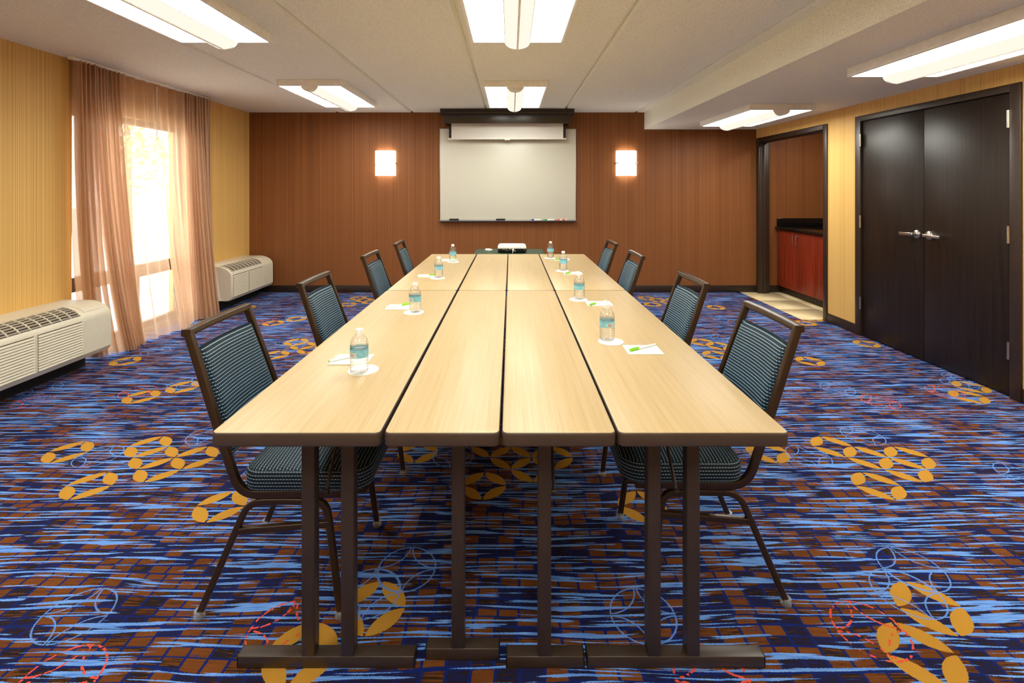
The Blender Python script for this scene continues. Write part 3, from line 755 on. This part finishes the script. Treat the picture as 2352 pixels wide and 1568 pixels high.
for k, (x0, x1, cols, foot, yl, lab, bx) in enumerate(tabs):
    make_table(x0, x1, Y0, YS-.0015, cols, foot, yl, lab, brace_x=bx)
    make_table(x0, x1, YS+.0015, YE, cols, foot, YS+.115, far[k], brace_x=bx)

# ------------------------------------------------------------------ chairs
def make_chair():
    t = empty('stacking_chair')                # local +x faces the table
    sq = rect(.028, .021, .004)
    slope = Vector((-.124, 0, .375)).normalized()
    for s in (-1, 1):
        pts = fillet([(.27, s*.190, .392), (-.105, s*.194, .388), (-.160, s*.192, .545), (-.287, s*.176, .913)], [0, .085, 0.3, 0], 8)
        sweep('back_post', pts, rect(.026, .021, .004), (0, 1, 0), 'chair_metal', t)
    tp_ = [(-.288+(-.008*(1-(k/4)**2)), .1865*k/4, .9105) for k in range(-4, 5)]
    sweep('top_rail', tp_, rect(.031, .024, .005), (0, 0, 1), 'chair_metal', t)
    for s in (-1, 1):
        for kind in (0, 1):
            if kind == 0: pts = [(-.222, s*.214, .022), (-.112, s*.205, .278), (-.075, s*.197, .366), (.05, s*.193, .366)]
            else: pts = [(.228, s*.213, .022), (.192, s*.205, .29), (.175, s*.197, .366), (.05, s*.193, .366)]
            lg = sweep('leg', fillet(pts, [0, .4, .075, 0], 8), rect(.0205, .020, .004), (0, 1, 0), 'chair_metal', t)
            p = pts[0]
            lathe('glide', [(0, .0), (.0135, 0), (.017, .004), (.018, .012), (.017, .022), (.0165, .027), (.0, .027)], 14, 'glide_plastic', lg, (p[0]-(.003 if kind == 0 else -.002), p[1], 0))
        sweep('stretcher', [(-.108, s*.205, .276), (.190, s*.205, .300)], rect(.020, .018, .003), (0, 1, 0), 'chair_metal', t)
    box('seat_pan', (-.08, .305, -.185, .185, .385, .402), 'chair_metal', t, .004)
    # seat cushion
    lv = [(.035, .400), (.010, .401), (.002, .410), (0, .425), (0, .456), (.002, .464), (.007, .470), (.018, .475), (.07, .482), (.12, .487), (.17, .489)]
    V, F, U = [], [], []; n = None; arc = 0; prev = None
    for ins, z in lv:
        ring = []
        base_ring = rrect_ring(-.098+ins, .335-ins, -.212+ins, .212-ins, max(.012, .055-ins*.4), 6)
        n = len(base_ring); V += [(x+(.0 if x < .2 else -.03*(y/.212)**2), y, z) for x, y in base_ring]
    def topuv(p): return (p[1], p[0])
    per = [0.0]
    for j in range(n): a, b = Vector(V[3*n+j]), Vector(V[3*n+(j+1) % n]); per.append(per[-1]+(b-a).length)
    vv = [0.0]
    for i in range(1, len(lv)): vv.append(vv[-1]+math.hypot(lv[i][0]-lv[i-1][0], lv[i][1]-lv[i-1][1]))
    for i in range(len(lv)-1):
        for j in range(n):
            k = (j+1) % n; f = (i*n+j, i*n+k, (i+1)*n+k, (i+1)*n+j); F.append(f)
            if i < 6: U.append(((per[j], vv[i]), (per[j+1], vv[i]), (per[j+1], vv[i+1]), (per[j], vv[i+1])))
            else: U.append(tuple(topuv(V[q]) for q in f))
    f = tuple((len(lv)-1)*n+j for j in range(n)); F.append(f); U.append(tuple(topuv(V[q]) for q in f))
    mesh('seat', V, F, 'fabric', t, True, U)
    # backrest pad between the posts
    NU, NV = 14, 16; V, F, U = [], [], []
    nrm = Vector((slope.z, 0, -slope.x)); z0, z1 = .50, .852
    def cpt(z):
        if z >= .545: return Vector((-.160-.127*(z-.545)/.368, 0, z))
        return Vector((-.160+.055*(.545-z)/.157, 0, z))
    for side in (1, -1):
        for j in range(NV+1):
            v = j/NV; z = z0+(z1-z0)*v; c = cpt(z); hw = .1835+(.1665-.1835)*max(0, (z-.545)/.368)
            for i in range(NU+1):
                u = -1+2*i/NU; e = (1-abs(u)**8)*(1-abs(2*v-1)**12)
                off = (.021 if side > 0 else -.016)*e**.4-(.016 if side > 0 else .014)*(1-u*u)
                rise = .007*(1-u*u)*v
                V.append(c+nrm*off+slope*rise+Vector((0, u*hw, 0)))
    m = NU+1; S = (NV+1)*m
    for sd in (0, 1):
        for j in range(NV):
            for i in range(NU):
                a = sd*S+j*m+i; f = (a, a+1, a+m+1, a+m) if sd == 0 else (a, a+m, a+m+1, a+1); F.append(f)
                U.append(tuple((V[q].y, V[q].z*1.055) for q in f))
    edge = [(j*m, (j+1)*m) for j in range(NV)]+[(j*m+NU, (j+1)*m+NU) for j in range(NV)]+[(i, i+1) for i in range(NU)]+[(NV*m+i, NV*m+i+1) for i in range(NU)]
    for a, b in edge:
        f = (a, b, S+b, S+a); F.append(f); U.append(tuple((V[q].y, V[q].z) for q in f))
    mesh('backrest', V, F, 'fabric', t, True, U)
    return t
C0 = make_chair(); ordn = ['first', 'second', 'third', 'fourth']
left = [(-.779, 1.775, 0), (-.750, 2.56, .0), (-.742, 3.546, 0), (-.705, 4.32, .05)]
right = [(.690, 1.822, PI), (.672, 2.55, PI), (.631, 3.54, PI), (.619, 4.33, PI)]
first = True
for side, lst in (('window', left), ('door', right)):
    for k, (x, y, r) in enumerate(lst):
        o = C0 if first else copy_tree(C0); first = False
        o.location = (x, y, 0); o.rotation_euler = (0, 0, r)
        tag(o, f'{ordn[k]} teal striped chair on the {side} side, counted from the front end of the table', 'chair', 'chairs along the conference table')

# ------------------------------------------------------------------ bottles, coasters, pads, pens
def make_bottle():
    t = empty('water_bottle')
    prof = [(0, .004), (.020, .003), (.024, 0), (.0295, .0015), (.0315, .006)]
    for k in range(5):
        z = .010+k*.0095; prof += [(.0318, z), (.0318, z+.003), (.0298, z+.005), (.0298, z+.0065), (.0318, z+.0088)]
    prof += [(.0318, .060), (.0318, .086), (.0322, .092), (.0318, .100), (.030, .109), (.0265, .118), (.021, .126), (.0155, .132), (.0125, .135), (.0125, .150), (0, .150)]
    lathe('bottle_body', prof, 28, 'bottle_plastic', t, auto=60)
    inner = [(max(0, r-.0009), z+.0006) for r, z in prof if z <= .0925]+[(.0312, .095), (0, .095)]
    lathe('water', inner, 28, 'water', t, auto=60)
    lathe('cap', [(0.0118, .1365), (.0135, .1365), (.0138, .139), (.0135, .151), (.0122, .1535), (0, .1535)], 28, 'cap_white', t)
    lb = lathe('label', [(.0323, .0585), (.0323, .0855)], 36, 'label', t, uv=True)
    lathe('barcode', [(.0326, .0605), (.0326, .077)], 10, 'barcode', lb, uv=True, a0=-.48, a1=.48)
    return t
def mk_coaster():
    o = lathe('coaster', [(0, 0), (.053, 0), (.0535, .0008), (.053, .0018), (0, .0018)], 40, 'paper'); return o
def mk_pad():
    t = empty('notepad'); box('sheet_stack', (-.07, .07, -.054, .054, 0, .004), 'paper', t, .0004, 1)
    return t
def mk_pen():
    t = empty('pen')       # along +x: tail at -x, green cap at +x
    sweep('barrel', [(-.073, 0, .0045), (.03, 0, .0045)], circ(.0042, 10), (0, 0, 1), 'pen_white', t)
    sweep('cap', fillet([(.025, 0, .0052), (.062, 0, .0052), (.072, 0, .005)], 0), circ(.0056, 10), (0, 0, 1), 'pen_green', t)
    sweep('end_plug', [(-.076, 0, .0045), (-.073, 0, .0045)], circ(.0038, 10), (0, 0, 1), 'pen_green', t)
    box('clip', (.03, .066, -.0012, .0012, .0105, .0118), 'pen_green', t)
    return t
B0, K0, N0, P0 = make_bottle(), mk_coaster(), mk_pad(), mk_pen()
seats = [ # bottle xy, coaster xy, pad centre xy, pen tail xy, pen cap xy, barcode angle, side, index
 ((-.534, 1.705), (-.527, 1.730), (-.602, 1.834), (-.678, 1.797), (-.5526, 1.888), -118, 'window', 0),
 ((-.505, 2.551), (-.511, 2.548), (-.610, 2.657), (-.683, 2.617), (-.564, 2.713), -118, 'window', 1),
 ((-.530, 3.560), (-.535, 3.540), (-.628, 3.626), (-.690, 3.570), (-.575, 3.645), -135, 'window', 2),
 ((-.523, 4.370), (-.517, 4.345), (-.567, 4.450), (-.632, 4.41), (-.515, 4.49), 60, 'window', 3),
 ((.414, 2.077), (.4256, 2.056), (.531, 1.945), (.598, 1.995), (.4707, 1.917), -72, 'door', 0),
 ((.405, 2.858), (.3985, 2.847), (.500, 2.738), (.551, 2.783), (.4356, 2.679), -20, 'door', 1),
 ((.422, 3.882), (.412, 3.860), (.482, 3.746), (.531, 3.78), (.4215, 3.694), 90, 'door', 2),
 ((.3806, 4.620), (.372, 4.590), (.472, 4.497), (.527, 4.52), (.410, 4.45), 110, 'door', 3)]
for q, (b, c, n, pt, pc, ang, side, k) in enumerate(seats):
    at = f'{ordn[k]} place from the front on the {side} side'
    o = B0 if q == 0 else copy_tree(B0); o.location = (b[0], b[1], TH+.0018); o.rotation_euler = (0, 0, math.radians(ang)); tag(o, f'clear water bottle with blue label, {at}', 'bottle', 'water bottles')
    o = K0 if q == 0 else copy_tree(K0); o.location = (c[0], c[1], TH); tag(o, f'round white paper coaster, {at}', 'coaster', 'paper coasters')
    o = N0 if q == 0 else copy_tree(N0); o.location = (n[0], n[1], TH); tag(o, f'small blank white notepad, {at}', 'notepad', 'notepads')
    o = P0 if q == 0 else copy_tree(P0); o.location = ((pt[0]+pc[0])/2, (pt[1]+pc[1])/2, TH+.004); o.rotation_euler = (0, 0, math.atan2(pc[1]-pt[1], pc[0]-pt[0]))
    tag(o, f'white pen with lime green cap, {at}', 'pen', 'pens on the notepads')

# ------------------------------------------------------------------ projector table
pt_ = tag(empty('projector_table', (-.015, 5.17, 0)), 'small dark green table behind the conference table', 'table')
ring = lambda i: rrect_ring(-.372+i, .372-i, -.27+i, .285-i, .035, 5)
loft_plan('table_top', [(ring(.003), .692), (ring(0), .696), (ring(0), .716), (ring(.003), .72)], 'green_top', pt_)
for sx in (-1, 1):
    for sy in (-1, 1): sweep('leg', [(sx*.33, sy*.22, .69), (sx*.35, sy*.24, 0)], circ(.013, 10), (0, 1, 0), 'black_plastic', pt_)
pj = tag(empty('projector', (.014, 5.08, .72)), 'white projector with black connector panel on the green table', 'projector')
rr = lambda i, r: rrect_ring(-.15+i, .15-i, -.0+i, .225-i, r, 5)
loft_plan('lower_body', [(rr(.006, .02), .006), (rr(.002, .024), .012), (rr(.0, .024), .05)], 'black_plastic', pj)
loft_plan('top_cover', [(rr(-.001, .025), .048), (rr(-.001, .025), .06), (rr(.004, .025), .072), (rr(.014, .03), .080), (rr(.04, .03), .083)], 'white_plastic', pj)
for k, (x, z, w, h) in enumerate(((-.13, .04, .010, .003), (-.095, .040, .014, .006), (-.078, .040, .008, .008), (-.06, .040, .009, .009), (-.06, .027, .006, .006), (-.044, .027, .007, .007), (-.02, .040, .024, .008), (.012, .040, .022, .008), (.128, .034, .008, .008))):
    box('port', (x-w/2, x+w/2, -.002, .003, z-h/2, z+h/2), 'port_metal', pj, .0008, 1)
sweep('plug', [(.012, -.002, .04), (.012, -.02, .038)], rect(.02, .008, .002), (0, 0, 1), 'white_plastic', pj)
sweep('cable', fillet([(.012, -.018, .038), (.008, -.035, .030), (.006, -.038, .012), (.006, -.032, .004)], .01), circ(.003, 8), (1, 0, 0), 'white_plastic', pj)
box('plug_tab', (.008, .04, -.006, -.001, .021, .026), 'white_plastic', pj, .001)
for sx in (-1, 1):
    lathe('foot', [(0, 0), (.012, 0), (.012, .008), (0, .008)], 12, 'black_rubber', pj, (sx*.12, .03, 0)); lathe('foot', [(0, 0), (.012, 0), (.012, .008), (0, .008)], 12, 'black_rubber', pj, (sx*.12, .19, 0))
rm = tag(empty('remote_control', (-.238, 5.27, .72), .5), 'small white remote control beside the projector', 'remote')
q = lambda i: rrect_ring(-.028+i, .028-i, -.05+i, .05-i, .016, 4)
loft_plan('shell', [(q(.004), 0), (q(0), .006), (q(0), .016), (q(.005), .022)], 'white_plastic', rm)
for k in range(3): box('button', (-.006, .006, -.025+k*.02, -.015+k*.02, .0215, .0235), 'grille_grey', rm, .001, 1)
